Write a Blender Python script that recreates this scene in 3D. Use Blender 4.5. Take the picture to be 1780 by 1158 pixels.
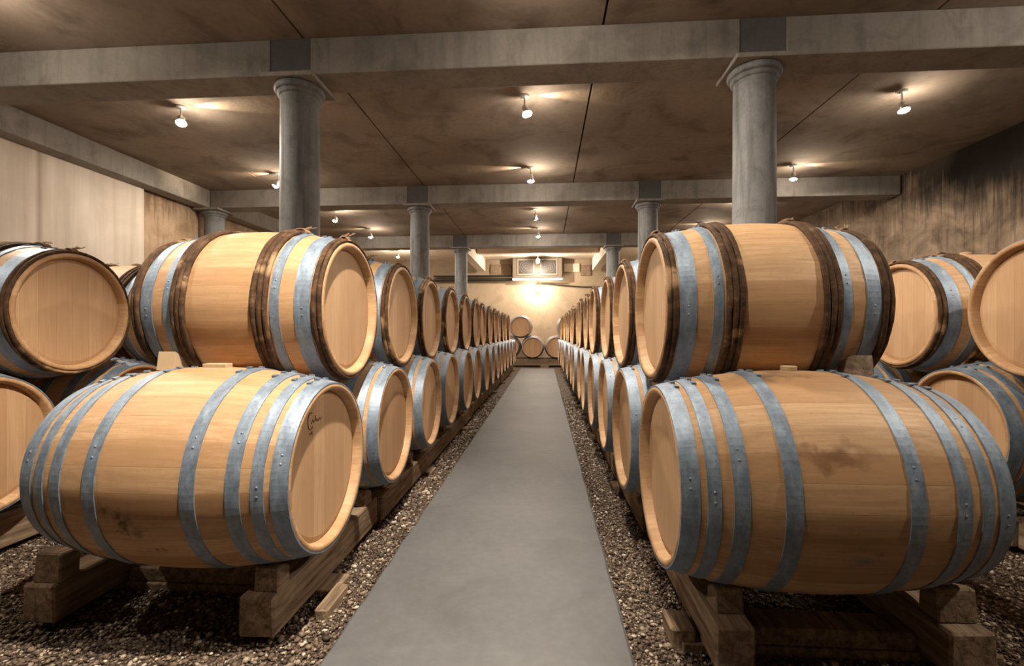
import bpy, bmesh, math, random
import numpy as np
from mathutils import Vector, Matrix, noise
random.seed(7); PI = math.pi
for o in list(bpy.data.objects): bpy.data.objects.remove(o)
S = bpy.context.scene; COL = S.collection

# ------------------------------------------------------------------ camera, world, exposure
EYE = 1.02                                   # eye height above the gravel
cam = bpy.data.cameras.new('camera'); cam.sensor_width = 36; cam.lens = 809.9/1780*36
cam.clip_start = .05; cam.clip_end = 60
co = bpy.data.objects.new('camera', cam); COL.objects.link(co)
co.location = (0, 0, EYE); co.rotation_euler = (PI/2, 0, math.radians(4.005))
S.camera = co
w = bpy.data.worlds.new('world'); S.world = w; w.use_nodes = True
w.node_tree.nodes['Background'].inputs[0].default_value = (.9, .75, .6, 1)
w.node_tree.nodes['Background'].inputs[1].default_value = .02
S.view_settings.view_transform = 'Standard'; S.view_settings.look = 'None'
S.view_settings.gamma = 1; S.view_settings.exposure = 0.0
S.view_settings.use_curve_mapping = False
# lamps: every ceiling spot of the cellar hangs from this list (x, y, tilt x, tilt y, power, side its holder leaks to)
WARM = (1.0, .86, .70)
LAMPS = [
 (-3.90, .85, .75, .22, 260, 0, 0, 112), (-.20, .85, -.34, .26, 1100, 0, 0, 66), (3.45, .85, -.70, .22, 380, 0, 0, 84),
 (-3.90, 2.80, -.1, .10, 160, 0, 0, 130), (-.20, 2.80, .95, -.25, 110, 0, 0, 95), (3.45, 2.80, -.4, .1, 60, 0, 0, 120),
 (-3.80, 4.63, .35, -.45, 150, 1, 14, 160), (-.20, 4.66, .30, -.30, 90, 1, 9, 110), (3.50, 4.83, .02, -.25, 75, 0, 0, 100),
 (-3.95, 6.66, -.40, -.15, 260, -1, 8, 160), (-.20, 6.68, .0, -.10, 90, -1, 9, 140), (3.51, 6.85, -.1, -.10, 85, 1, 9, 110),
 (-4.06, 8.80, .0, -.25, 120, 1, 6, 160), (-.18, 8.90, .0, .7, 110, 0, 0, 140), (3.48, 8.68, -.1, -.35, 110, -1, 5, 160),
 (-3.95, 10.34, .1, -.10, 120, -1, 6, 160), (-.15, 10.54, .0, -.15, 120, -1, 7, 150), (3.48, 10.4, .0, -.10, 120, -1, 5, 160),
 (-4.20, 13.10, .0, -.2, 300, 0, 0, 170), (3.60, 13.10, .0, -.2, 220, 0, 0, 170)]

# ------------------------------------------------------------------ helpers
def link(o, parent=None):
    COL.objects.link(o)
    if parent: o.parent = parent
    return o
def mesh_obj(name, bm, mat, parent=None, smooth=False, loc=None):
    me = bpy.data.meshes.new(name); bm.to_mesh(me); bm.free()
    if smooth:
        for p in me.polygons: p.use_smooth = True
    for m in (mat if isinstance(mat, (list, tuple)) else [mat]): me.materials.append(m)
    o = bpy.data.objects.new(name, me)
    if loc is not None: o.location = loc
    return link(o, parent)
def tag(o, label=None, cat=None, group=None, kind=None):
    if label: o['label'] = label
    if cat: o['category'] = cat
    if group: o['group'] = group
    if kind: o['kind'] = kind
    return o
def empty(name, loc, label, cat, group=None, rz=0):
    o = bpy.data.objects.new(name, None); o.location = loc; o.rotation_euler[2] = rz
    o.empty_display_size = .1; link(o); return tag(o, label, cat, group)
def copy_tree(o, parent=None):
    c = o.copy(); COL.objects.link(c); c.parent = parent
    for ch in list(o.children): copy_tree(ch, c)
    return c
def box(bm, x0, x1, y0, y1, z0, z1, jit=0):
    r = lambda: random.uniform(-jit, jit)
    v = [bm.verts.new((x+r(), y+r(), z+r())) for z in (z0, z1) for y in (y0, y1) for x in (x0, x1)]
    for f in ((0,2,3,1),(4,5,7,6),(0,1,5,4),(2,6,7,3),(0,4,6,2),(1,3,7,5)):
        bm.faces.new([v[i] for i in f])
    return v
def bevel(bm, off, seg=1):
    bmesh.ops.bevel(bm, geom=list(bm.edges), offset=off, segments=seg, affect='EDGES', profile=.5)
def lathe(bm, prof, n, axis='z', c=(0,0,0), closed=False):
    """prof: list of (radius, height) turned about an axis"""
    rings = []
    for r, h in prof:
        ring = []
        for i in range(n):
            a = 2*PI*i/n; u, v = r*math.cos(a), r*math.sin(a)
            p = (u, v, h) if axis == 'z' else (h, u, v)
            ring.append(bm.verts.new((p[0]+c[0], p[1]+c[1], p[2]+c[2])))
        rings.append(ring)
    m = len(rings)
    for k in range(m if closed else m-1):
        A, B = rings[k], rings[(k+1) % m]
        for i in range(n):
            j = (i+1) % n; bm.faces.new((A[i], A[j], B[j], B[i]))
    return rings
def tube(bm, pts, r, n=6, cap=True):
    pts = [Vector(p) for p in pts]; rings = []
    for i, p in enumerate(pts):
        d = (pts[min(i+1, len(pts)-1)]-pts[max(i-1, 0)]).normalized()
        a = d.orthogonal().normalized() if i == 0 else (pa - d*pa.dot(d)).normalized()
        pa = a; b = d.cross(a)
        rings.append([bm.verts.new(p+(a*math.cos(2*PI*k/n)+b*math.sin(2*PI*k/n))*r) for k in range(n)])
    for A, B in zip(rings, rings[1:]):
        for k in range(n): bm.faces.new((A[k], A[(k+1)%n], B[(k+1)%n], B[k]))
    if cap: bm.faces.new(rings[0][::-1]); bm.faces.new(rings[-1])

# ------------------------------------------------------------------ materials
class NT:
    def __init__(s, name):
        s.m = bpy.data.materials.new(name); s.m.use_nodes = True; s.t = s.m.node_tree
        s.b = s.t.nodes['Principled BSDF']
    def n(s, typ, **kw):
        nd = s.t.nodes.new(typ)
        for k, v in kw.items():
            if k.startswith('i_'): s.set(nd, k[2:].replace('_', ' '), v)
            else: setattr(nd, k, v)
        return nd
    def set(s, nd, key, v):
        inp = nd.inputs[int(key)] if key.isdigit() else nd.inputs[key]
        if isinstance(v, bpy.types.NodeSocket): s.t.links.new(v, inp)
        else: inp.default_value = v
    def math(s, op, a, b=0.0, c=None, clamp=False):
        nd = s.n('ShaderNodeMath', operation=op, use_clamp=clamp); s.set(nd, '0', a); s.set(nd, '1', b)
        if c is not None: s.set(nd, '2', c)
        return nd.outputs[0]
    def coord(s): return s.n('ShaderNodeTexCoord').outputs['Object']
    def map(s, v, scale=(1,1,1), loc=(0,0,0)):
        nd = s.n('ShaderNodeMapping'); s.set(nd, 'Vector', v); s.set(nd, 'Scale', scale); s.set(nd, 'Location', loc)
        return nd.outputs[0]
    def vadd(s, a, b):
        nd = s.n('ShaderNodeVectorMath', operation='ADD'); s.set(nd, '0', a); s.set(nd, '1', b); return nd.outputs[0]
    def noise(s, v, scale=5, detail=4, rough=.55, dist=0):
        nd = s.n('ShaderNodeTexNoise'); s.set(nd, 'Vector', v); s.set(nd, 'Scale', scale); s.set(nd, 'Detail', detail)
        s.set(nd, 'Roughness', rough); s.set(nd, 'Distortion', dist); return nd.outputs[0]
    def ramp(s, f, stops, interp='LINEAR'):
        nd = s.n('ShaderNodeValToRGB'); s.set(nd, 'Fac', f); e = nd.color_ramp.elements; nd.color_ramp.interpolation = interp
        while len(e) < len(stops): e.new(.5)
        for x, (p, c) in zip(e, stops):
            x.position = p; x.color = (c if isinstance(c, tuple) else (c, c, c))+(1,)
        return nd.outputs[0]
    def mix(s, f, a, b, mode='MIX'):
        nd = s.n('ShaderNodeMix', data_type='RGBA', blend_type=mode)
        s.set(nd, '0', f)
        for k, v in ((6, a), (7, b)):
            s.set(nd, str(k), v+(1,) if isinstance(v, tuple) and len(v) == 3 else v)
        return nd.outputs[2]
    def sep(s, v):
        nd = s.n('ShaderNodeSeparateXYZ'); s.set(nd, '0', v); return nd.outputs
    def comb(s, x, y, z):
        nd = s.n('ShaderNodeCombineXYZ'); s.set(nd, '0', x); s.set(nd, '1', y); s.set(nd, '2', z); return nd.outputs[0]
    def white(s, v):
        nd = s.n('ShaderNodeTexWhiteNoise', noise_dimensions='3D'); s.set(nd, 'Vector', v); return nd.outputs[0]
    def rnd(s): return s.n('ShaderNodeObjectInfo').outputs['Random']
    def bump(s, h, strength=.3, dist=.01, prev=None):
        nd = s.n('ShaderNodeBump'); s.set(nd, 'Height', h); s.set(nd, 'Strength', strength); s.set(nd, 'Distance', dist)
        if prev: s.set(nd, 'Normal', prev)
        return nd.outputs[0]
    def fin(s, color=None, rough=None, normal=None, metal=None, spec=None):
        for k, v in (('Base Color', color), ('Roughness', rough), ('Normal', normal), ('Metallic', metal), ('Specular IOR Level', spec)):
            if v is None: continue
            if isinstance(v, tuple) and len(v) == 3: v = v+(1,)
            s.set(s.b, k, v)
        return s.m

OAK_A, OAK_B, OAK_C = (.45, .265, .135), (.63, .42, .24), (.33, .185, .09)
def oak_body(name, R, stains=()):   # stain: place, radius, colour, amount, raggedness, stretch along the stave
    t = NT(name); c = t.map(t.coord(), loc=(0, 0, -R)); x, y, z = t.sep(c)
    r = t.rnd(); r100 = t.math('MULTIPLY', r, 97.0)
    ang = t.math('MULTIPLY', t.math('ADD', t.math('ARCTAN2', y, z), PI), 28/(2*PI))
    idx = t.math('FLOOR', ang); fr = t.math('FRACT', ang)
    wn = t.white(t.comb(idx, r100, 0.0))
    off = t.comb(t.math('MULTIPLY', idx, 3.7), r100, t.math('MULTIPLY', idx, 1.3))
    grain = t.noise(t.vadd(t.map(c, (2.2, 55, 55)), off), 1.6, 6, .62, .4)
    blot = t.noise(t.vadd(t.map(c, (2.0, 4, 4)), off), 1.5, 3, .6)
    col = t.mix(wn, OAK_A, OAK_B)
    col = t.mix(t.math('MULTIPLY', t.ramp(grain, [(.35, 1.0), (.62, 0.0)]), .5), col, OAK_C)
    col = t.mix(t.math('MULTIPLY', t.ramp(blot, [(.52, 0.0), (.75, 1.0)]), .4), col, (.36, .20, .10))
    tint = t.ramp(r, [(0, (.90, .89, .87)), (1, (1.0, .99, .98))])
    col = t.mix(1.0, col, tint, 'MULTIPLY')
    kv = t.n('ShaderNodeTexVoronoi', i_Scale=1.0, i_Vector=t.vadd(t.map(c, (6, 14, 14)), off))
    knot = t.math('MULTIPLY', t.ramp(kv.outputs['Distance'], [(.02, 1.0), (.07, 0.0)]), t.math('GREATER_THAN', t.white(kv.outputs['Position']), .82))
    col = t.mix(t.math('MULTIPLY', knot, .75), col, (.10, .055, .03))
    dirt = t.noise(t.vadd(c, off), 60, 4, .7)
    col = t.mix(t.math('MULTIPLY', t.ramp(dirt, [(.56, 0.0), (.75, 1.0)]), .35), col, (.25, .15, .08))
    for sx, sy, sz, rad, colr, amt, sc, stx in stains:   # knots, scuffs and drips with a shape of their own
        d = t.n('ShaderNodeVectorMath', operation='DISTANCE')
        warp = t.vadd(c, t.map(t.n('ShaderNodeTexNoise', i_Scale=sc, i_Detail=4.0, i_Vector=c).outputs[1], (.22*rad/.06,)*3, (-.11*rad/.06,)*3))
        t.set(d, '0', t.map(warp, (1/stx, 1, 1))); t.set(d, '1', (sx/stx, sy, sz))
        f = t.math('MULTIPLY', t.ramp(d.outputs['Value'], [(rad*.25, 1.0), (rad, 0.0)]), amt)
        col = t.mix(f, col, colr)
    edge = t.math('ABSOLUTE', t.math('SUBTRACT', fr, .5))
    seam = t.ramp(edge, [(.487, 0.0), (.499, 1.0)])
    col = t.mix(t.math('MULTIPLY', seam, .34), col, (.16, .085, .04))
    h = t.math('SUBTRACT', t.math('MULTIPLY', grain, .35), seam)
    return t.fin(col, t.ramp(grain, [(.3, .62), (.7, .48)]), t.bump(h, .25, .001), spec=.35)
def oak_head(name, R):
    t = NT(name); c = t.map(t.coord(), loc=(0, 0, -R)); x, y, z = t.sep(c); r = t.rnd(); r100 = t.math('MULTIPLY', r, 61.0)
    v = t.math('ADD', t.math('MULTIPLY', y, 12.5), t.math('MULTIPLY', r, 1.0)); idx = t.math('FLOOR', v); fr = t.math('FRACT', v)
    wn = t.white(t.comb(idx, r100, 2.0)); off = t.comb(r100, t.math('MULTIPLY', idx, 5.1), 0.0)
    grain = t.noise(t.vadd(t.map(c, (8, 60, 3.0)), off), 1.5, 6, .6, .5)
    col = t.mix(wn, (.46, .29, .165), (.56, .375, .225))
    col = t.mix(t.math('MULTIPLY', t.ramp(grain, [(.35, 1.0), (.65, 0.0)]), .45), col, (.40, .225, .11))
    blot = t.noise(t.vadd(c, t.comb(r100, 0.0, 0.0)), 5, 4, .6)
    col = t.mix(t.math('MULTIPLY', t.ramp(blot, [(.55, 0.0), (.8, 1.0)]), .35), col, (.33, .19, .10))
    seam = t.ramp(t.math('ABSOLUTE', t.math('SUBTRACT', fr, .5)), [(.482, 0.0), (.498, 1.0)])
    col = t.mix(t.math('MULTIPLY', seam, .35), col, (.16, .085, .04))
    return t.fin(col, .55, t.bump(t.math('SUBTRACT', t.math('MULTIPLY', grain, .4), seam), .3, .001), spec=.35)
def galvanised():
    t = NT('galvanised_hoop'); c = t.coord(); r = t.math('MULTIPLY', t.rnd(), 50.0)
    a = t.noise(t.vadd(t.map(c, (14, 5, 5)), t.comb(r, r, 0.0)), 3, 5, .6)
    b = t.noise(c, 90, 3, .7)
    col = t.ramp(a, [(.25, (.14, .185, .25)), (.55, (.24, .31, .40)), (.8, (.37, .45, .53))])
    col = t.mix(t.math('MULTIPLY', t.ramp(b, [(.50, 0.0), (.68, 1.0)]), .5), col, (.13, .13, .14))
    return t.fin(col, t.ramp(a, [(.2, .46), (.8, .62)]), t.bump(b, .08, .001), metal=.45)
def bark():
    t = NT('chestnut_bark'); c = t.coord(); r = t.math('MULTIPLY', t.rnd(), 50.0)
    cc = t.vadd(c, t.comb(r, 0.0, r))
    a = t.noise(cc, 22, 5, .7); b = t.noise(t.map(cc, (1, 1, 1)), 3.3, 3, .6); e = t.noise(cc, 120, 3, .7)
    col = t.ramp(a, [(.3, (.026, .014, .008)), (.55, (.085, .046, .025)), (.74, (.19, .115, .065))])
    split = t.math('MULTIPLY', t.ramp(b, [(.60, 0.0), (.66, 1.0)]), t.ramp(a, [(.36, 0.0), (.5, 1.0)]))
    col = t.mix(t.math('MULTIPLY', split, .8), col, (.46, .30, .17))
    return t.fin(col, .8, t.bump(t.math('ADD', a, t.math('MULTIPLY', e, .4)), .7, .006), spec=.2)
def concrete(name, a, b, stain, scale=1.0, amt=.5, rough=.85, bumpd=.004, streak=0):
    t = NT(name); c = t.coord(); g = t.noise(c, .9*scale, 6, .6, .3); f = t.noise(c, 26*scale, 5, .7); m = t.noise(t.vadd(c, (7.0, 3.0, 1.0)), 2.6*scale, 5, .65, .6)
    col = t.mix(t.ramp(g, [(.3, 0.0), (.7, 1.0)]), a, b)
    col = t.mix(t.math('MULTIPLY', t.ramp(m, [(.50, 0.0), (.72, 1.0)]), amt), col, stain)
    col = t.mix(t.math('MULTIPLY', t.ramp(f, [(.4, 1.0), (.7, 0.0)]), .22), col, tuple(k*.55 for k in a))
    if streak:
        s = t.noise(t.map(c, (9, 9, .7)), 1.6, 5, .65)
        col = t.mix(t.math('MULTIPLY', t.ramp(s, [(.48, 0.0), (.68, 1.0)]), streak), col, stain)
    return t.fin(col, rough, t.bump(t.math('ADD', f, g), .5, bumpd), spec=.3)
def timber():
    t = NT('weathered_timber'); c = t.coord(); r = t.math('MULTIPLY', t.rnd(), 40.0)
    cc = t.vadd(c, t.comb(r, r, r)); g = t.noise(t.map(cc, (16, 1.2, 16)), 3, 6, .65, .6); k = t.noise(cc, 9, 5, .6)
    col = t.ramp(g, [(.3, (.09, .058, .038)), (.5, (.24, .17, .112)), (.72, (.43, .325, .225))])
    col = t.mix(t.math('MULTIPLY', t.ramp(k, [(.5, 0.0), (.7, 1.0)]), .5), col, (.10, .075, .058))
    return t.fin(col, .85, t.bump(t.math('ADD', g, k), .6, .006), spec=.2)
def emis(name, col, st):
    t = NT(name); t.set(t.b, 'Base Color', (.8, .8, .8, 1)); t.set(t.b, 'Emission Color', col+(1,)); t.set(t.b, 'Emission Strength', st); return t.m
def plain(name, col, rough=.5, metal=0.0):
    t = NT(name); c = t.coord(); n = t.noise(c, 18, 4, .6)
    return t.fin(t.mix(t.math('MULTIPLY', n, .5), col, tuple(k*.6 for k in col)), rough, None, metal)

RL, LL = .353, .88          # the bare barrels of the lower tier
RU, LU = .345, .78          # the barrels of the upper tier, bound with chestnut
RH = .294
M_body = oak_body('oak_staves', RL)
_k = (.06, .035, .02)
M_bodyL = oak_body('oak_staves_knotted', RL, [(-.075, -.335, -.065, .026, _k, .9, 25, 1.6), (-.055, -.33, -.10, .030, _k, .75, 30, .6), (-.045, -.33, -.085, .05, _k, .5, 30, 1), (-.01, -.325, -.125, .03, _k, .55, 40, 1),
    (.02, -.30, -.19, .010, _k, .9, 40, 1), (.045, -.30, -.19, .010, _k, .9, 40, 1), (-.06, -.30, .12, .09, (.42, .25, .12), .5, 12, 1.5)])
M_bodyR = oak_body('oak_staves_scuffed', RL, [(-.05, -.32, .147, .040, (.16, .07, .03), .8, 18, 3.6), (.03, -.325, -.13, .028, (.20, .19, .17), .75, 30, 2.0), (-.10, -.06, .35, .05, (.12, .085, .055), .75, 16, 4),
    (.01, -.335, -.085, .011, _k, .95, 40, 1), (.062, -.33, -.112, .011, _k, .95, 40, 1.3), (.17, -.30, .16, .03, (.3, .17, .08), .6, 20, 2)])
M_bodyU = oak_body('oak_staves_upper', RU)
M_head = oak_head('oak_head', RL); M_headU = oak_head('oak_head_upper', RU)
M_hoop = galvanised(); M_bark = bark(); M_timber = timber()
M_bung = plain('pale_bung', (.50, .37, .23), .7)
M_mark = plain('burnt_brand', (.06, .03, .018), .8)
M_osier = plain('osier_binding', (.26, .16, .09), .8)
M_conc = concrete('beam_concrete', (.235, .218, .198), (.345, .322, .292), (.125, .117, .108), 1.6, .6, streak=.4)
M_block = concrete('grout_concrete', (.10, .10, .105), (.145, .143, .142), (.07, .068, .066), 2, .4)
M_col = concrete('column_concrete', (.125, .13, .137), (.23, .232, .235), (.06, .06, .062), 2.2, .6, .6, streak=.75)
M_ceil = concrete('ceiling_concrete', (.185, .142, .107), (.32, .262, .208), (.075, .053, .038), .7, .75, .9)
M_ceilw = concrete('painted_ceiling', (.66, .57, .46), (.78, .70, .59), (.45, .36, .27), .8, .4, .9)
M_gap = plain('joint_dark', (.012, .009, .007), .95)
M_path = concrete('path_concrete', (.096, .099, .103), (.140, .142, .145), (.070, .072, .076), 1.1, .5, .62, .0025)
M_wallb = concrete('back_wall_render', (.36, .275, .185), (.46, .365, .26), (.21, .165, .115), .8, .55)
M_steel = plain('lamp_steel', (.55, .53, .50), .35, .6)
M_dark = plain('dark_steel', (.03, .027, .025), .5, .3)
M_unit = plain('cooler_casing', (.13, .10, .072), .6, .1)
M_frame = plain('cooler_frame', (.20, .16, .12), .55, .2)
M_bulb = emis('bulb_glow', (1.0, .86, .66), 40)
M_tube = emis('tube_glow', (1.0, .90, .72), 9)

# ------------------------------------------------------------------ the setting
CEIL, BEAM = 3.395, 3.105
XL, XR, YF, YB = -5.80, 5.36, -3.6, 15.1
def struct(name, bm, mat, **k):
    o = mesh_obj(name, bm, mat, **k); o['kind'] = 'structure'; return o
def ground():
    t = NT('gravel_bed'); c = t.coord()
    v = t.n('ShaderNodeTexVoronoi', i_Scale=75.0, i_Vector=c); wv = t.white(v.outputs['Position'])
    col = t.ramp(wv, [(0, (.07, .045, .03)), (.5, (.17, .12, .085)), (.85, (.30, .23, .17)), (1, (.45, .38, .31))])
    col = t.mix(t.ramp(v.outputs['Distance'], [(.3, 0.0), (.7, 1.0)]), col, (.03, .02, .014))
    return t.fin(col, .8, t.bump(t.math('SUBTRACT', 1.0, v.outputs['Distance']), 1.0, .012), spec=.3)
bm = bmesh.new(); bmesh.ops.create_grid(bm, x_segments=2, y_segments=2, size=.5)
for v in bm.verts: v.co = Vector((XL-.3+(v.co.x+.5)*(XR-XL+.6), YF-.2+(v.co.y+.5)*(YB-YF+.4), 0))
struct('floor', bm, ground())
# concrete path, slightly ragged edges
bm = bmesh.new(); rowsv = []
ny = 240
for i in range(ny+1):
    y = -3.4+i*(12.55+3.4)/ny
    wl = (.012 if y < 3 else .005)*noise.noise((y*5, 0, 0))+.004*noise.noise((y*30, 3, 0)); wr = .004*noise.noise((y*5, 9, 0))+.003*noise.noise((y*30, 7, 0))
    if y < 2.0: wl -= .0
    x0, x1 = -.655+wl, .262+wr
    rowsv.append([bm.verts.new(p) for p in ((x0-.012, y, -.02), (x0, y, .052), (x0+.010, y, .060), (x1-.010, y, .060), (x1, y, .052), (x1+.012, y, -.02))])
for A, B in zip(rowsv, rowsv[1:]):
    for k in range(5): bm.faces.new((A[k], A[k+1], B[k+1], B[k]))
bm.faces.new(rowsv[-1]); bm.faces.new(rowsv[0][::-1])
struct('path', bm, M_path)
# ceiling of long slabs with open joints
JX = [XL-.3, -4.36, -1.94, .45, 2.88, XR+.3]
bm = bmesh.new()
for a, b in zip(JX, JX[1:]): box(bm, a+.009, b-.009, YF-.2, 11.48, CEIL, CEIL+.12)
struct('ceiling', bm, M_ceil)
bm = bmesh.new(); box(bm, XL-.3, XR+.3, YF-.2, YB+.4, CEIL+.15, CEIL+.25); struct('ceiling_backing', bm, M_gap)
bm = bmesh.new(); box(bm, XL-.3, XR+.3, 11.48, YB+.3, CEIL, CEIL+.12); struct('ceiling_far_bay', bm, M_ceilw)
# left wall: pale rendered part, then a bare stained part set back beyond a vertical joint
def pale_wall():
    t = NT('pale_stained_wall'); c = t.coord(); x, y, z = t.sep(c)
    s = t.noise(t.map(c, (1, 4.5, .18)), 1.4, 5, .6); g = t.noise(c, 1.4, 5, .6, .5)
    col = t.mix(t.ramp(g, [(.3, 0.0), (.7, 1.0)]), (.55, .48, .41), (.70, .63, .55))
    col = t.mix(t.math('MULTIPLY', t.ramp(s, [(.45, 0.0), (.72, 1.0)]), .6), col, (.40, .32, .25))
    seam = t.ramp(t.math('ABSOLUTE', t.math('SUBTRACT', y, 4.95)), [(.0, 1.0), (.05, 0.0)])
    col = t.mix(t.math('MULTIPLY', seam, .55), col, (.22, .16, .11))
    return t.fin(col, .85, t.bump(g, .3, .004), spec=.2)
def bare_wall(name, cols, dark, zmid, ystart):
    """run-off stains: long dark vertical drips from the top of the wall"""
    t = NT(name); c = t.coord(); x, y, z = t.sep(c)
    s = t.noise(t.map(c, (1, 13, .9)), 1.3, 6, .68, .3); g = t.noise(c, 2.2, 6, .65, .8); big = t.noise(t.map(c, (1, .8, .9)), .9, 4, .6, .4)
    col = t.mix(t.ramp(g, [(.32, 0.0), (.68, 1.0)]), *cols)
    lim = t.math('ADD', t.math('SUBTRACT', z, zmid), t.math('MULTIPLY', t.math('SUBTRACT', s, .5), 1.2))
    lim = t.math('ADD', lim, t.math('MULTIPLY', t.math('SUBTRACT', big, .5), 1.2))
    lim = t.math('ADD', lim, t.math('MULTIPLY', t.math('SUBTRACT', ystart, y), .36))
    col = t.mix(t.math('MULTIPLY', t.ramp(lim, [(.0, 0.0), (.55, 1.0)]), .96), col, dark)
    col = t.mix(t.math('MULTIPLY', t.ramp(s, [(.5, 0.0), (.72, 1.0)]), .55), col, tuple(k*2.2 for k in dark))
    return t.fin(col, .9, t.bump(t.math('ADD', s, g), .5, .01), spec=.2)
bm = bmesh.new(); box(bm, XL-.3, XL+.02, YF-.2, 6.35, -.05, BEAM+.02); struct('wall_left', bm, pale_wall())
bm = bmesh.new(); box(bm, XL-.3, XL-.06, 6.35, YB+.3, -.05, BEAM+.02)
struct('wall_left_rear', bm, bare_wall('stained_left_wall', ((.30, .20, .12), (.50, .38, .27)), (.07, .042, .026), 2.7, 6.6))
bm = bmesh.new(); box(bm, XR, XR+.3, YF-.2, YB+.3, -.05, CEIL+.02)
struct('wall_right', bm, bare_wall('mouldy_right_wall', ((.055, .038, .026), (.21, .155, .11)), (.008, .006, .005), 2.15, 5.5))
bm = bmesh.new(); box(bm, XL-.3, XR+.3, YB, YB+.3, -.05, CEIL+.02); struct('wall_back', bm, M_wallb)
bm = bmesh.new(); box(bm, XL-.3, XR+.3, YF-.3, YF, -.05, CEIL+.02); struct('wall_front', bm, M_wallb)

# concrete beams across, each with its spans and the grouted blocks over the columns
CX = (-2.05, 1.64)
for k, (yc, pos) in enumerate(((3.78, 'nearest the camera, above the two big columns'), (7.55, 'second from the camera, behind the near pair of columns'), (11.35, 'farthest from the camera, before the painted bay'))):
    b = empty('concrete_beam', (0, yc, BEAM), 'grey concrete cross beam under the ceiling, '+pos, 'beam', 'cross beams')
    xs = [XL+.24, CX[0]-.17, CX[0]+.17, CX[1]-.17, CX[1]+.17, XR-(0.02 if k else .02)]
    for a, c2 in ((xs[0], xs[1]), (xs[2], xs[3]), (xs[4], xs[5])):
        bm = bmesh.new(); box(bm, a, c2, -.155, .155, 0, CEIL-BEAM); bevel(bm, .006); mesh_obj('beam_span', bm, M_conc, b)
    for cx in CX:
        bm = bmesh.new(); box(bm, cx-.17, cx+.17, -.147, .147, .0, CEIL-BEAM); o = mesh_obj('joint_block', bm, M_block, b)
        o['label'] = 'darker grouted block over the column'
# beam along the left wall
b = empty('concrete_beam', (XL+.1, 5, BEAM), 'long pale concrete edge beam running along the top of the left wall', 'beam')
ys = [YF, 3.62, 3.94, 7.39, 7.71, 11.19, 11.51, YB]
for a, c2 in zip(ys[::2], ys[1::2]):
    bm = bmesh.new(); box(bm, -.1, .14, a-5, c2-5, 0, CEIL-BEAM); bevel(bm, .006); mesh_obj('beam_span', bm, M_conc, b)
for a, c2 in zip(ys[1:-1:2], ys[2:-1:2]):
    bm = bmesh.new(); box(bm, -.1, .133, a-5, c2-5, 0, CEIL-BEAM); mesh_obj('joint_block', bm, M_block, b)
# painted beams of the far bay
for x, s in ((-2.02, 'left'), (1.62, 'right')):
    bm = bmesh.new(); box(bm, x-.12, x+.12, 11.52, 14.9, BEAM-.10, CEIL); bevel(bm, .008)
    tag(mesh_obj('painted_beam', bm, M_ceilw), 'white painted beam running to the back wall, on the %s' % s, 'beam', 'painted far beams')
bm = bmesh.new(); box(bm, -1.89, 1.49, 12.9, 13.1, CEIL-.16, CEIL); bevel(bm, .008)
tag(mesh_obj('painted_beam', bm, M_ceilw), 'white painted cross beam in the far bay, between the two long ones', 'beam', 'painted far beams')

# columns: square plate, torus ring, shaft
def make_column():
    c = empty('concrete_column', (0, 0, 0), 'x', 'column', 'concrete columns')
    bm = bmesh.new(); lathe(bm, [(.165, -.03), (.165, .5), (.158, 1.6), (.152, 2.9), (.152, BEAM-.12)], 48)
    mesh_obj('shaft', bm, M_col, c, True)
    bm = bmesh.new(); p = [(.150, BEAM-.13), (.170, BEAM-.122), (.172, BEAM-.105), (.166, BEAM-.098)]
    p += [(.178+.020*math.cos(a), BEAM-.065+.028*math.sin(a)) for a in [PI*(-.5+i/8) for i in range(9)]] + [(.17, BEAM-.034)]
    lathe(bm, p, 48); mesh_obj('capital', bm, M_col, c, True)
    bm = bmesh.new(); box(bm, -.215, .215, -.215, .215, BEAM-.036, BEAM-.001); bevel(bm, .004); mesh_obj('top_plate', bm, M_conc, c)
    return c
col0 = make_column(); first = True
for x, y, lab in ((CX[0], 3.78, 'large round column behind the near left stack of barrels'), (CX[1], 3.78, 'large round column behind the near right stack of barrels'),
        (CX[0], 7.55, 'mid-distance round column above the left row of barrels'), (CX[1], 7.55, 'mid-distance round column above the right row of barrels'),
        (CX[0], 11.35, 'farthest thin-looking round column left of the aisle'), (CX[1], 11.35, 'farthest thin-looking round column right of the aisle'),
        (XL+.2, 7.55, 'round column against the left wall under the long edge beam')):
    c = col0 if first else copy_tree(col0); first = False
    c.location = (x, y, 0); c['label'] = 'grey concrete '+lab

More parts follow.
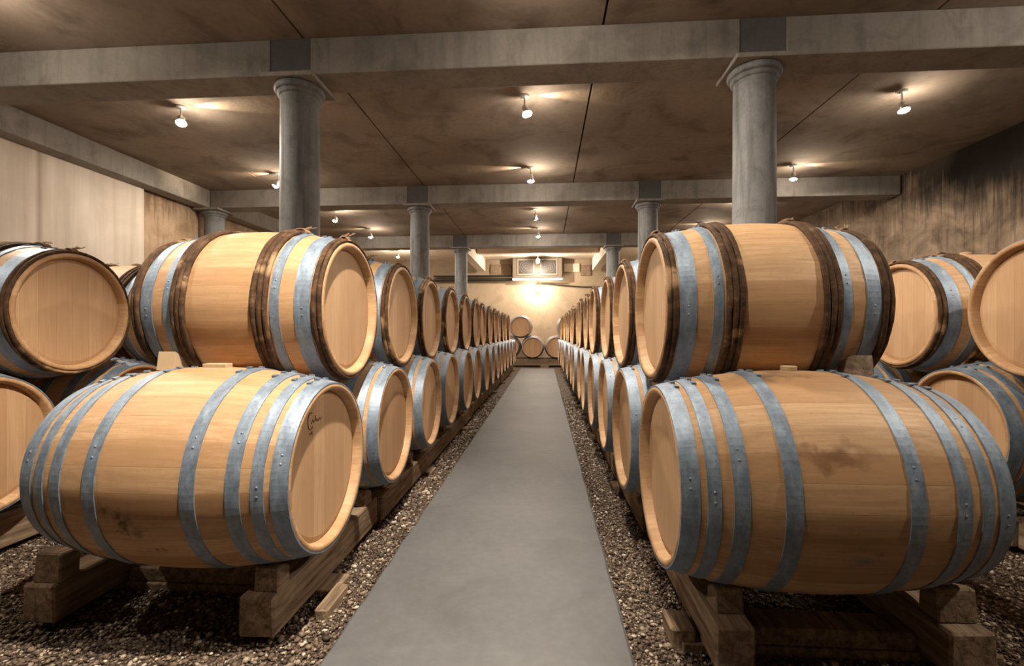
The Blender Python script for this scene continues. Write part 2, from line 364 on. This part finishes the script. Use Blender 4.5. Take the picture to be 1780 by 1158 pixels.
# ------------------------------------------------------------------ barrels
def prof(R, L, t): return R-(R-RH)*abs(t)**2.0      # t in -1..1 from end to end
def r_at(R, L, x): return prof(R, L, 2*x/L)
def barrel_body(R, L, mat, parent):
    bm = bmesh.new(); n = 28*4; nl = 26; th = .026; inset = .036
    def ring(x, r, flat=1.0):
        out = []
        for i in range(n):
            a = 2*PI*i/n; u = (i % 4)/4-.5 if False else ((i+.0) % 4)/4
            half = PI/28; aa = (a % (2*half))-half
            rr = r*(1+flat*.55*((math.cos(half)/math.cos(aa))/((1+math.cos(half))/2)-1))
            out.append(bm.verts.new((x, -rr*math.sin(a), R+rr*math.cos(a))))
        return out
    xs = [-L/2+L*i/nl for i in range(nl+1)]
    rings = [ring(-L/2+inset+.004, RH-th-.002, 0), ring(-L/2+.006, RH-th+.004, 0), ring(-L/2, RH-th+.010, 0), ring(-L/2, RH-.006, 0)]
    rings += [ring(x+(.004 if i == 0 else -.004 if i == nl else 0), r_at(R, L, x)) for i, x in enumerate(xs)]
    rings += [ring(L/2, RH-.006, 0), ring(L/2, RH-th+.010, 0), ring(L/2-.006, RH-th+.004, 0), ring(L/2-inset-.004, RH-th-.002, 0)]
    for A, B in zip(rings, rings[1:]):
        for i in range(n): bm.faces.new((A[i], A[(i+1) % n], B[(i+1) % n], B[i]))
    bmesh.ops.recalc_face_normals(bm, faces=bm.faces)
    o = mesh_obj('body', bm, mat, parent, True)
    return o
def barrel_head(R, L, s, mat, parent):
    bm = bmesh.new(); x = s*(L/2-.036); r = RH-.026; n = 64
    lathe(bm, [(r+.003, x-s*.006), (r-.004, x), (r-.020, x+s*.004), (.001, x+s*.004)], n, 'x', (0, 0, R))
    bmesh.ops.recalc_face_normals(bm, faces=bm.faces)
    return mesh_obj('head', bm, mat, parent, False)
def hoop(R, L, xa, xb, parent, seed=0):
    rnd = random.Random(seed); bm = bmesh.new(); n = 96; k = 3; t = .0022
    pr = []
    for i in range(k+1):
        x = xa+(xb-xa)*i/k; pr.append((r_at(R, L, x)+.0012+t, x))
    ins = [(r_at(R, L, xb)-.002, xb), (r_at(R, L, xa)-.002, xa)]
    lathe(bm, pr+ins, n, 'x', (0, 0, R), closed=True)
    # overlap tongue and two rivets, small driving nicks on top
    a0 = rnd.uniform(-.5, .9)-PI/2
    for da in (0, .09):
        xm = (xa+xb)/2; r = r_at(R, L, xm)+.0035; a = a0+da
        c = Vector((xm, r*math.sin(a), R+r*math.cos(a)))
        m = Matrix.Translation(c) @ Matrix.Rotation(-a, 4, 'X')
        bmesh.ops.create_uvsphere(bm, u_segments=8, v_segments=5, radius=.004, matrix=m @ Matrix.Diagonal((1, 1, .5, 1)))
    for da in (-.22, -.05, .16):
        xe = xb if xb > 0 and xb > xa and (xa+xb) > 0 else xa
        xe = xa if (xa+xb) > 0 else xb          # edge that faces the belly
        r = r_at(R, L, xe)+.003
        m = Matrix.Translation((xe, r*math.sin(da), R+r*math.cos(da))) @ Matrix.Rotation(-da, 4, 'X')
        v = box(bm, -.007, .007, -.009, .009, 0, .006)
        bmesh.ops.transform(bm, matrix=m, verts=v)
    bmesh.ops.recalc_face_normals(bm, faces=bm.faces)
    return mesh_obj('metal_hoop', bm, M_hoop, parent, False)
def chestnut(R, L, xs, rad, parent, seed):
    rnd = random.Random(seed); bm = bmesh.new(); n = 120; m = 8
    for q, x0 in enumerate(xs):
        rr0 = r_at(R, L, x0)+rad*.62; rings = []
        for i in range(n):
            a = 2*PI*i/n; ca, sa = math.cos(a), math.sin(a)
            rv = rad*(1+.14*noise.noise((ca*3+seed, sa*3, q*5.1))+.08*noise.noise((ca*14, sa*14+seed, q*3.3)))
            xo = x0+.0035*noise.noise((ca*2.5, sa*2.5, q*7+seed)); ring = []
            for j in range(m):
                b = 2*PI*j/m; h = rr0+rv*.78*math.sin(b)+.002*noise.noise((ca*30, sa*30, j))
                ring.append(bm.verts.new((xo+rv*math.cos(b), h*sa, R+h*ca)))
            rings.append(ring)
        for A, B in zip(rings, rings[1:]+rings[:1]):
            for j in range(m): bm.faces.new((A[j], A[(j+1) % m], B[(j+1) % m], B[j]))
    bmesh.ops.recalc_face_normals(bm, faces=bm.faces)
    o = mesh_obj('chestnut_hoop', bm, M_bark, parent, True)
    # osier wraps near the crown, with loose ends
    bm = bmesh.new(); xm0, xm1 = min(xs)-rad*.9, max(xs)+rad*.9
    base = rnd.uniform(-.22, .15)
    for q in range(9):
        a = base+q*.013; r = r_at(R, L, (xm0+xm1)/2)
        pts = []
        for j in range(9):
            b = PI*j/8; x = (xm0+xm1)/2-(xm1-xm0)/2*math.cos(b); h = r+.003+(rad*1.75)*math.sin(b)
            aa = a+.02*(j/8); pts.append((x, h*math.sin(aa), R+h*math.cos(aa)))
        tube(bm, pts, .0028, 5)
    for q in range(4):
        a = base+rnd.uniform(0, .09); r = r_at(R, L, xm0)+rad*1.6; x = rnd.uniform(xm0, xm1)
        tube(bm, [(x, r*math.sin(a), R+r*math.cos(a)), (x+rnd.uniform(-.02, .02), (r+.006)*math.sin(a+.05), R+(r+.006)*math.cos(a+.05)),
                  (x+rnd.uniform(-.03, .03), (r+.016)*math.sin(a+.09), R+(r+.016)*math.cos(a+.09))], .0022, 4)
    mesh_obj('osier_tie', bm, M_osier, o)
    return o
def bung(R, parent, flat=False):
    bm = bmesh.new()
    if flat: box(bm, -.045, .045, -.02, .02, 2*R-.004, 2*R+.014, .001); bevel(bm, .002)
    else:
        lathe(bm, [(.001, 2*R+.016), (.024, 2*R+.016), (.026, 2*R+.013), (.024, 2*R-.008)], 20)
    bmesh.ops.recalc_face_normals(bm, faces=bm.faces)
    return mesh_obj('bung', bm, M_bung, parent)
LOWER_H = [(.001, .050), (.069, .104), (.135, .175), (.262, .305)]
def make_lower(body_mat=None, flat=False, seed=0):
    b = empty('wine_barrel', (0, 0, 0), 'x', 'barrel')
    barrel_body(RL, LL, body_mat or M_body, b)
    for s in (1, -1): barrel_head(RL, LL, s, M_head, b)
    for s in (1, -1):
        for i, (p, q) in enumerate(LOWER_H):
            a, c = s*(LL/2-p), s*(LL/2-q); hoop(RL, LL, min(a, c), max(a, c), b, seed*10+i+(s > 0)*5)
    bung(RL, b, flat); return b
def make_upper(seed=0, end_rods=True, bunged=True):
    b = empty('wine_barrel', (0, 0, 0), 'x', 'barrel')
    barrel_body(RU, LU, M_bodyU, b)
    for s in (1, -1): barrel_head(RU, LU, s, M_headU, b)
    for s in (1, -1):
        for i, (p, q) in enumerate(((.046, .102), (.157, .190)) if end_rods else ((.012, .07), (.157, .190))):
            a, c = s*(LU/2-p), s*(LU/2-q); hoop(RU, LU, min(a, c), max(a, c), b, seed*10+i)
        if end_rods: chestnut(RU, LU, [s*(LU/2-.012), s*(LU/2-.031)], .0105, b, seed*7+s)
        chestnut(RU, LU, [s*(LU/2-.206), s*(LU/2-.228), s*(LU/2-.249)], .0115, b, seed*7+3*s)
    if bunged: bung(RU, b)
    return b
ORD = ['first', 'second', 'third', 'fourth', 'fifth', 'sixth', 'seventh', 'eighth', 'ninth', 'tenth', 'eleventh', 'twelfth', 'thirteenth', 'fourteenth', 'fifteenth', 'sixteenth']
lowA = make_lower(seed=1); lowB = make_lower(seed=2); upA = make_upper(1); upB = make_upper(5); upP = make_upper(3, False); upN = make_upper(8, True, False)
lowL = make_lower(M_bodyL, True, 3); lowR = make_lower(M_bodyR, False, 4)
used = set()
def put(src, x, y, zc, R, label, group, rz=None):
    o = src if src.name not in used else copy_tree(src); used.add(src.name); used.add(o.name)
    o.location = (x, y, zc-R)
    o.rotation_euler[2] = random.uniform(-.012, .012) if rz is None else rz
    o['label'] = label; o['group'] = group; return o
P = .76; ZL, ZU = EYE-.480, EYE+.105
rows = []
for side, s, DL, DU, Y0, nl, nu in (('left', -1, .775, .854, 1.656, 15, 13), ('right', 1, .383, .440, 1.638, 16, 15)):
    for k in range(nl):
        src = (lowL if s < 0 else lowR) if k == 0 else (lowA if k % 2 else lowB)
        lab = {-1: 'nearest bottom oak barrel left of the path, dark knot on its belly', 1: 'nearest bottom oak barrel right of the path, brown scuff on its belly'}[s] if k == 0 else \
            'steel-hooped oak barrel, bottom tier %s of the path, %s from the camera' % (side, ORD[k])
        j = 0 if k < 2 else random.uniform(-.012, .012)
        put(src, s*(DL+LL/2)+j, Y0+k*P, ZL, RL, lab, 'bottom tier of barrels %s of the path' % side, 0 if k < 2 else None)
    for k in range(nu):
        lab = 'nearest upper oak barrel %s of the path, dark chestnut hoops beside blue-grey steel hoops' % side if k == 0 else \
            'chestnut-bound oak barrel, top tier %s of the path, %s from the camera' % (side, ORD[k])
        j = 0 if k < 2 else random.uniform(-.014, .014)
        put(upN if k < 2 else upA if k % 2 == 0 else upB, s*(DU+LU/2)+j, Y0+.38+k*P, ZU, RU, lab, 'top tier of barrels %s of the path' % side, 0 if k < 2 else None)
# outer rows behind the aisle rows
for side, s, D, Yl, Yu, nl, nu in (('left', -1, 2.36, 1.82, 2.20, 5, 4), ('right', 1, 2.04, 1.733, 2.113, 5, 4)):
    for k in range(nl):
        put(lowB, s*(D+LL/2), Yl+k*P, ZL, RL, 'steel-hooped barrel in the outer %s row, bottom tier, %s from the camera' % (side, ORD[k]), 'bottom tier of the outer %s row' % side, 0)
    for k in range(nu):
        src = upP if (s > 0 and k == 0) else (upA if k % 2 else upB)
        lab = ('pale upper barrel cut off by the photo\'s right edge, wide plain rim' if s > 0 and k == 0 else
               'upper barrel cut off by the photo\'s left edge, shaded head, bark rim' if k == 0 else
               'chestnut-bound barrel in the outer %s row, top tier, %s from the camera' % (side, ORD[k]))
        put(src, s*(D+LU/2), Yu+k*P, ZU, RU, lab, 'top tier of the outer %s row' % side, 0)
# barrels stacked end-on against the back wall
YE = 13.75
for x, zc, lab in ((-1.07, .60, 'bottom tier, mostly hidden behind the left row'), (-.36, .60, 'bottom tier, left of centre'), (.35, .60, 'bottom tier, right of centre'), (1.06, .60, 'bottom tier, behind the right row'),
        (-.715, 1.21, 'top tier, left'), (.705, 1.21, 'top tier, right, half hidden')):
    put(lowA, x, YE+LL/2, zc, RL, 'small-looking round barrel head at the far wall, '+lab, 'barrels end-on at the far wall', PI/2)
# burnt script mark on the near left head (a child of that barrel's head)
bm = bmesh.new(); hx = LL/2-.036+.0048
def mark(pts, r=.0016): tube(bm, [(hx, y, RL+z) for y, z in pts], r, 4)
mark([(-.10+.018*math.cos(a), .175+.030*math.sin(a)) for a in [1.0+i*.45 for i in range(11)]])
mark([(-.095, .165), (-.085, .178), (-.08, .166), (-.07, .176), (-.066, .190), (-.062, .168), (-.052, .175), (-.047, .166), (-.038, .178), (-.030, .168), (-.022, .176)], .0012)
mark([(-.11, .135), (-.10, .128), (-.092, .138), (-.088, .126)], .0013)
hd = [c for c in lowL.children if c.name.startswith('head')][0]
mesh_obj('burnt_mark', bm, M_mark, hd)

# ------------------------------------------------------------------ timbers, chocks
def timber_box(name, x0, x1, y0, y1, z0, z1, label, cat, group, jit=.004, bev=.007):
    cx, cy = (x0+x1)/2, (y0+y1)/2; bm = bmesh.new()
    box(bm, x0-cx, x1-cx, y0-cy, y1-cy, 0, z1-z0, jit); bevel(bm, bev, 1)
    return tag(mesh_obj(name, bm, M_timber, loc=(cx, cy, z0)), label, cat, group)
RT, RB = EYE-.862, .03      # rail top, rail bottom
def rail(x0, x1, y0, side, which, yend=13.2):
    y = y0; k = 0
    while y < yend-.3:
        ln = (.92, 3.1, 3.6, 3.3, 3.0)[k % 5] if k else (.95 if which == 'inner' else 2.2)
        y1 = min(y+ln, yend); dx = 0 if k % 2 == 0 else .022*(1 if which == 'inner' else -1)*(-1 if x0 > 0 else 1)
        timber_box('timber_rail', x0+dx, x1+dx, y, y1-.01, RB, RT, 'squared timber rail under %s barrels, %s line, %s from the camera' % (side, which, ORD[k]), 'timber rail', 'timber rails under the barrels')
        y = y1; k += 1
rail(-.995, -.875, 1.45, 'left aisle', 'inner'); rail(-1.78, -1.665, 1.47, 'left aisle', 'outer')
rail(.50, .615, 1.40, 'right aisle', 'inner'); rail(1.16, 1.29, 1.42, 'right aisle', 'outer')
rail(-2.60, -2.48, 1.35, 'far left', 'inner', 5); rail(2.16, 2.28, 1.35, 'far right', 'inner', 5)
rail(-3.15, -3.03, 1.35, 'far left', 'outer', 5); rail(2.72, 2.84, 1.35, 'far right', 'outer', 5)
def sleeper(x0, x1, y0, side, k):
    timber_box('sleeper', x0, x1, y0, y0+.13, -.02, RB, 'low dark sleeper lying in the gravel under the %s rails, %s from the camera' % (side, ORD[k]), 'sleeper', 'sleepers under the rails', .002, .004)
for k in range(8):
    sleeper(-1.90, -.80, 1.74+k*1.52, 'left', k); sleeper(.44, 1.40, 1.52+k*1.52, 'right', k)
for k in range(2): sleeper(-3.3, -2.36, 1.7+k*1.5, 'far left', k); sleeper(2.05, 2.95, 1.7+k*1.5, 'far right', k)
for k in range(3):
    timber_box('cross_timber', -1.66, -1.0, 1.75+k*1.52, 1.86+k*1.52, RB, .085, 'dark cross timber between the two left rails, %s from the camera' % ORD[k], 'cross timber', 'cross timbers', .003, .005)
    timber_box('cross_timber', .62, 1.155, 1.53+k*1.52, 1.64+k*1.52, RB, .085, 'dark cross timber between the two right rails, %s from the camera' % ORD[k], 'cross timber', 'cross timbers', .003, .005)
timber_box('timber_block', -.815, -.765, 1.60, 1.78, -.02, .04, 'low plank end standing in the gravel beside the near left rail', 'wood block', None)
timber_box('timber_block', .405, .485, 1.53, 1.64, -.01, .07, 'squat dark wood block in the gravel beside the near right rail', 'wood block', None)
for k in range(2):
    timber_box('end_rail', -1.6, 1.6, 13.85+k*.5, 13.97+k*.5, .12, .60-RL+.012, 'dark timber bearer carrying the end-on barrels, %s' % ('front one' if k == 0 else 'rear one'), 'timber rail', 'bearers at the far wall')
for k, x in enumerate((-1.35, 0, 1.35)):
    timber_box('end_block', x-.12, x+.12, 13.8, 14.55, -.02, .12, 'dark block under the far bearers, '+('left', 'middle', 'right')[k], 'wood block', 'blocks under the far bearers')
def chock(x, yb, s, wx, side, k, far=False, zr=RT, D=None, who=''):
    """wedge on a rail, its sloping back against the barrel (centre yb); s=-1 camera side"""
    xl = x-D; r = r_at(RL, LL, max(-LL/2, min(LL/2, xl)))+.005
    y_f, y_b = .172, .095 
    def surf(o): return ZL-math.sqrt(max(r*r-o*o, 1e-4))-zr
    h0 = min(.100, surf(.150)-.004); hb = max(.02, surf(y_b)-.004)
    prf = [(y_f, 0), (y_f-.010, h0), (.140, h0), (y_b, hb), (y_b, 0)]
    bm = bmesh.new(); A = []; B = []
    for o, h in prf:
        for lst, xx in ((A, -wx/2), (B, wx/2)): lst.append(bm.verts.new((xx+random.uniform(-.003, .003), s*(o-.14)+random.uniform(-.001, .001), h)))
    bm.faces.new(A); bm.faces.new(B[::-1])
    for i in range(5): bm.faces.new((A[i], B[i], B[(i+1) % 5], A[(i+1) % 5]))
    bmesh.ops.recalc_face_normals(bm, faces=bm.faces); bevel(bm, .005)
    tag(mesh_obj('wooden_chock', bm, M_timber, loc=(x, yb+s*.14, zr)), 'worn wooden wedge on the %s rail, %s side of the %s barrel' % (side, 'camera' if s < 0 else 'far', ORD[k]), 'chock', 'wedges holding the bottom barrels')
for k in range(15):
    for s in (-1, 1):
        chock(-.925, 1.656+k*P, s, .088, 'left aisle inner', k, D=-1.215); chock(.565, 1.638+k*P, s, .085, 'right aisle inner', k, D=.823)
        if k < 5: chock(-1.71, 1.656+k*P, s, .10, 'left aisle outer', k, D=-1.215); chock(1.222, 1.638+k*P, s, .11, 'right aisle outer', k, D=.823)
# wedges between the tiers
def top_wedge(x, yb, s, label, Dl, Du, k):
    rl = r_at(RL, LL, x-Dl)+.004; ru = r_at(RU, LU, x-Du)+.004; wd = .038
    bm = bmesh.new(); A = []; B = []; q = []
    o0, o1 = s*.045, s*.135
    for i in range(5):
        o = o0+(o1-o0)*i/4; q.append((o, ZL+math.sqrt(rl*rl-o*o)))
    yu = s*.38
    def low(o): 
        d = ru*ru-(o-yu)**2
        return ZU-math.sqrt(d) if d > 0 else ZU
    t1 = min(q[4][1]+.095, low(o1)-.002); t0 = min(q[0][1]+.072, low(o0)-.004)
    q += [(o1-s*.0, max(t1, q[4][1]+.03)), (o0+s*.012, t0)]
    for o, z in q:
        A.append(bm.verts.new((-wd, o, z-ZL-rl))); B.append(bm.verts.new((wd*.8, o, z-ZL-rl)))
    n = len(q); bm.faces.new(A); bm.faces.new(B[::-1])
    for i in range(n): bm.faces.new((A[i], B[i], B[(i+1) % n], A[(i+1) % n]))
    bmesh.ops.recalc_face_normals(bm, faces=bm.faces)
    tag(mesh_obj('wooden_wedge', bm, M_bung if 'pale' in label else M_timber, loc=(x, yb, ZL+rl)), label, 'wedge', 'wedges between the tiers')
top_wedge(-1.46, 1.656, 1, 'pale wooden wedge on top of the nearest left barrel, against the upper one', -1.215, -1.244, 0)
top_wedge(1.10, 1.638, 1, 'brown wooden wedge on top of the nearest right barrel, against the upper one', .823, .83, 0)
for k in range(1, 5):
    for s in (1, -1):
        top_wedge(-1.42, 1.656+k*P, s, 'wooden wedge on the %s bottom barrel of the left row, %s side' % (ORD[k], 'far' if s > 0 else 'camera'), -1.215, -1.244, k)
        top_wedge(1.02, 1.638+k*P, s, 'wooden wedge on the %s bottom barrel of the right row, %s side' % (ORD[k], 'far' if s > 0 else 'camera'), .823, .83, k)

# ------------------------------------------------------------------ gravel (nobody could count it)
def gravel():
    rs = np.random.RandomState(3)
    t = (1+5**.5)/2
    V = np.array([(-1,t,0),(1,t,0),(-1,-t,0),(1,-t,0),(0,-1,t),(0,1,t),(0,-1,-t),(0,1,-t),(t,0,-1),(t,0,1),(-t,0,-1),(-t,0,1)], float); V /= np.linalg.norm(V[0])
    F = np.array([(0,11,5),(0,5,1),(0,1,7),(0,7,10),(0,10,11),(1,5,9),(5,11,4),(11,10,2),(10,7,6),(7,1,8),(3,9,4),(3,4,2),(3,2,6),(3,6,8),(3,8,9),(4,9,5),(2,4,11),(6,2,10),(8,6,7),(9,8,1)])
    zones = [(-3.3, -.66, 1.15, 2.4, 11000), (.27, 3.0, 1.1, 2.3, 11000), (-1.15, -.66, 2.4, 4.2, 6500), (.27, .75, 2.3, 4.2, 6500), (-1.1, -.66, 4.2, 7.5, 3500), (.27, .7, 4.2, 7.5, 3500)]
    pos = []; sz = []
    for x0, x1, y0, y1, d in zones:
        n = int((x1-x0)*(y1-y0)*d); pos.append(np.c_[rs.uniform(x0, x1, n), rs.uniform(y0, y1, n), rs.uniform(-.002, .008, n)])
        sz.append(rs.gamma(6, 1/6., n)*(.0052 if y0 < 2.4 else .0075 if y0 < 4 else .009))
    pos = np.concatenate(pos); sz = np.clip(np.concatenate(sz), .003, .014); n = len(pos)
    sc = sz[:, None]*np.c_[rs.uniform(.8, 1.5, n), rs.uniform(.7, 1.1, n), rs.uniform(.5, .85, n)]
    a = rs.uniform(0, 2*PI, n); b = rs.uniform(-.6, .6, n)
    vv = V[None]*sc[:, None, :]*(1+rs.uniform(-.12, .12, (n, 12, 1)))
    y_, z_ = vv[..., 1]*np.cos(b)[:, None]-vv[..., 2]*np.sin(b)[:, None], vv[..., 1]*np.sin(b)[:, None]+vv[..., 2]*np.cos(b)[:, None]
    x_ = vv[..., 0]; X = x_*np.cos(a)[:, None]-y_*np.sin(a)[:, None]; Y = x_*np.sin(a)[:, None]+y_*np.cos(a)[:, None]
    vv = np.stack([X, Y, z_], -1)+pos[:, None, :]
    ff = (F[None]+12*np.arange(n)[:, None, None]).reshape(-1)
    me = bpy.data.meshes.new('gravel'); me.vertices.add(n*12); me.vertices.foreach_set('co', vv.reshape(-1).astype(np.float32))
    nf = n*20; me.loops.add(nf*3); me.loops.foreach_set('vertex_index', ff.astype(np.int32))
    me.polygons.add(nf); me.polygons.foreach_set('loop_start', (np.arange(nf)*3).astype(np.int32)); me.polygons.foreach_set('loop_total', np.full(nf, 3, np.int32))
    me.polygons.foreach_set('use_smooth', np.ones(nf, bool)); me.update(calc_edges=True)
    t = NT('gravel_stones'); g = t.n('ShaderNodeNewGeometry').outputs['Random Per Island']
    col = t.ramp(g, [(0, (.045, .03, .022)), (.4, (.10, .068, .047)), (.75, (.18, .13, .092)), (.88, (.34, .275, .21)), (1, (.62, .55, .46))])
    me.materials.append(t.fin(col, .62, None, spec=.4))
    tag(link(bpy.data.objects.new('gravel', me)), 'brown and beige pea gravel beside the path and under the barrels', 'gravel', kind='stuff')
gravel()

# ------------------------------------------------------------------ ceiling spots
def spot_light(name, loc, aim, power, parent, angle=150, blend=.9, size=.035, col=WARM):
    l = bpy.data.lights.new(name, 'SPOT'); l.energy = power; l.color = col; l.spot_size = math.radians(angle); l.spot_blend = blend
    l.shadow_soft_size = size
    o = bpy.data.objects.new(name, l); o.location = loc; o.rotation_euler = Vector(aim).to_track_quat('-Z', 'Y').to_euler()
    return link(o, parent)
def bulb_light(name, loc, power, parent, size=.022, col=WARM):
    l = bpy.data.lights.new(name, 'POINT'); l.energy = power; l.color = col; l.shadow_soft_size = size
    o = bpy.data.objects.new(name, l); o.location = loc
    return link(o, parent)
def make_lamp():
    r = empty('ceiling_spot', (0, 0, CEIL), 'x', 'lamp', 'ceiling spots')
    bm = bmesh.new(); lathe(bm, [(.001, 0), (.048, 0), (.048, -.012), (.04, -.022), (.001, -.022)], 24); mesh_obj('ceiling_mount', bm, M_steel, r)
    bm = bmesh.new(); tube(bm, [(0, 0, -.02), (0, 0, -.115)], .009, 8); mesh_obj('stem', bm, M_steel, r)
    sh = bpy.data.objects.new('swivel_head', None)
    bm = bmesh.new(); lathe(bm, [(.001, 0), (.028, -.002), (.034, -.012), (.034, -.045), (.052, -.095), (.049, -.095), (.031, -.045), (.03, -.01), (.001, -.008)], 24)
    s = mesh_obj('shade', bm, M_steel, r, True, (0, 0, -.11))
    bm = bmesh.new(); lathe(bm, [(.001, -.118), (.018, -.114), (.034, -.104), (.044, -.088), (.028, -.05), (.02, -.03)], 20)
    mesh_obj('bulb', bm, M_bulb, s, True)
    return r
lamp0 = make_lamp()
ROWN = {0: 'left', 1: 'middle', 2: 'right'}
for i, (x, y, tx, ty, pw, leak, lp, cone) in enumerate(LAMPS):
    l = lamp0 if i == 0 else copy_tree(lamp0); l.location = (x, y, CEIL)
    side = 'left' if x < -2 else 'right' if x > 2 else 'middle'
    num = sum(1 for q in LAMPS[:i] if (q[0] < -2) == (x < -2) and (q[0] > 2) == (x > 2))
    l['label'] = 'small lit spot lamp on the ceiling, %s line, %s' % (side, ('just above the camera' if num == 0 else 'before the first beam' if num == 1 else ORD[num-2]+' beyond the first beam'))
    sh = [c for c in l.children if c.name.startswith('shade')][0]
    d = Vector((tx, ty, -1)).normalized(); sh.rotation_euler = d.to_track_quat('-Z', 'Y').to_euler()
    bulb_light('lamp_light', Vector((0, 0, -.11))+d*.125, min(pw, 130)*(.085 if y < 12 else .5), l)
    spot_light('lamp_beam', Vector((0, 0, -.11))+d*.135, d, pw*.62, l, cone, .6)
    if leak: spot_light('stray_light', (leak*.062, 0, -.032), (leak*1.0, .05, .07), lp*14, l, 36, 1.0, .006, (1, .76, .50))
# hanging lamp of the far bay that burns out the back wall
r = empty('pendant_lamp', (-.20, 13.9, CEIL), 'glaring bare lamp hanging before the cooling unit on the far wall', 'lamp')
bm = bmesh.new(); tube(bm, [(0, 0, 0), (0, 0, -.16)], .012, 8); mesh_obj('stem', bm, M_steel, r)
bm = bmesh.new(); lathe(bm, [(.001, -.15), (.03, -.16), (.055, -.20), (.06, -.25), (.04, -.29), (.001, -.305)], 20); mesh_obj('bulb', bm, M_bulb, r, True)
bulb_light('lamp_light', (0, -.10, -.30), 200, r)
r = empty('wall_lamp', (-.20, YB-.01, 2.52), 'overexposed lamp glowing on the far wall just below the bright tube', 'lamp')
bm = bmesh.new(); lathe(bm, [(.001, 0), (.06, 0), (.06, .02), (.001, .02)], 20); bmesh.ops.rotate(bm, verts=bm.verts, matrix=Matrix.Rotation(PI/2, 3, 'X')); mesh_obj('wall_plate', bm, M_steel, r)
bm = bmesh.new(); tube(bm, [(0, -.02, 0), (0, -.16, 0), (0, -.18, -.03)], .012, 8); mesh_obj('arm', bm, M_steel, r)
bm = bmesh.new(); lathe(bm, [(.001, -.03), (.03, -.04), (.055, -.08), (.055, -.12), (.035, -.16), (.001, -.17)], 20, 'z', (0, -.18, 0)); mesh_obj('bulb', bm, M_bulb, r, True)
bulb_light('lamp_light', (0, -.27, -.12), 75, r, .03)

# ------------------------------------------------------------------ far wall fittings
u = empty('cooling_unit', (-.23, YB-.25, 2.82), 'box-shaped cooling unit with two square fan openings high on the far wall', 'cooling unit')
bm = bmesh.new(); box(bm, -.78, .78, -.22, .24, -.02, .56); bevel(bm, .01); mesh_obj('casing', bm, M_unit, u)
for x in (-.36, .36):
    bm = bmesh.new()
    for a, b_, c_, d_ in ((-.27, .27, -.25, -.21), (-.27, .27, .21, .25), (-.27, -.23, -.21, .21), (.23, .27, -.21, .21)): box(bm, x+a, x+b_, -.245, -.218, .27+c_, .27+d_)
    f = mesh_obj('fan_frame', bm, M_frame, u)
    bm = bmesh.new(); box(bm, x-.225, x+.225, -.226, -.2195, .065, .475); mesh_obj('fan_opening', bm, M_dark, f)
    bm = bmesh.new()
    for rr in (.07, .13, .19):
        tube(bm, [(x+rr*math.cos(2*PI*i/24), -.235, .27+rr*math.sin(2*PI*i/24)) for i in range(25)], .006, 5, False)
    mesh_obj('fan_guard', bm, M_frame, f)
u = empty('tube_light', (-.23, YB-.30, 2.73), 'bright white fluorescent tube under the cooling unit', 'lamp')
bm = bmesh.new(); tube(bm, [(-.78, 0, 0), (.78, 0, 0)], .028, 12); mesh_obj('tube', bm, M_tube, u)
bm = bmesh.new(); box(bm, -.8, .8, .03, .10, -.02, .05); mesh_obj('batten', bm, M_steel, u)
bm = bmesh.new()
tube(bm, [(-3.6, YB-.16, 2.74), (-1.04, YB-.16, 2.74)], .05, 10); tube(bm, [(-3.6, YB-.16, 2.86), (-1.04, YB-.16, 2.86)], .03, 10)
tag(mesh_obj('pipe_run', bm, M_dark), 'dark pipes running along the far wall left of the bright tube', 'pipe')
bm = bmesh.new(); tube(bm, [(-.12, YB-.05, 2.60), (1.2, YB-.05, 2.50), (2.6, YB-.05, 2.48)], .018, 8)
tag(mesh_obj('cable', bm, M_dark), 'thin cable running along the far wall to the right of the tube', 'cable')
for x0, x1, z0, z1, lab in ((.62, 1.12, 2.98, 3.25, 'pale board high on the far wall, right of the cooling unit'), (1.16, 1.48, 2.86, 3.2, 'brown square hatch high on the far wall near the right beam'), (-1.75, -1.08, 2.93, 3.25, 'brown board high on the far wall, left of the cooling unit')):
    bm = bmesh.new(); box(bm, x0, x1, YB-.05, YB-.003, z0, z1); bevel(bm, .006)
    tag(mesh_obj('wall_panel', bm, M_ceilw if 'pale' in lab else M_timber), lab, 'panel')
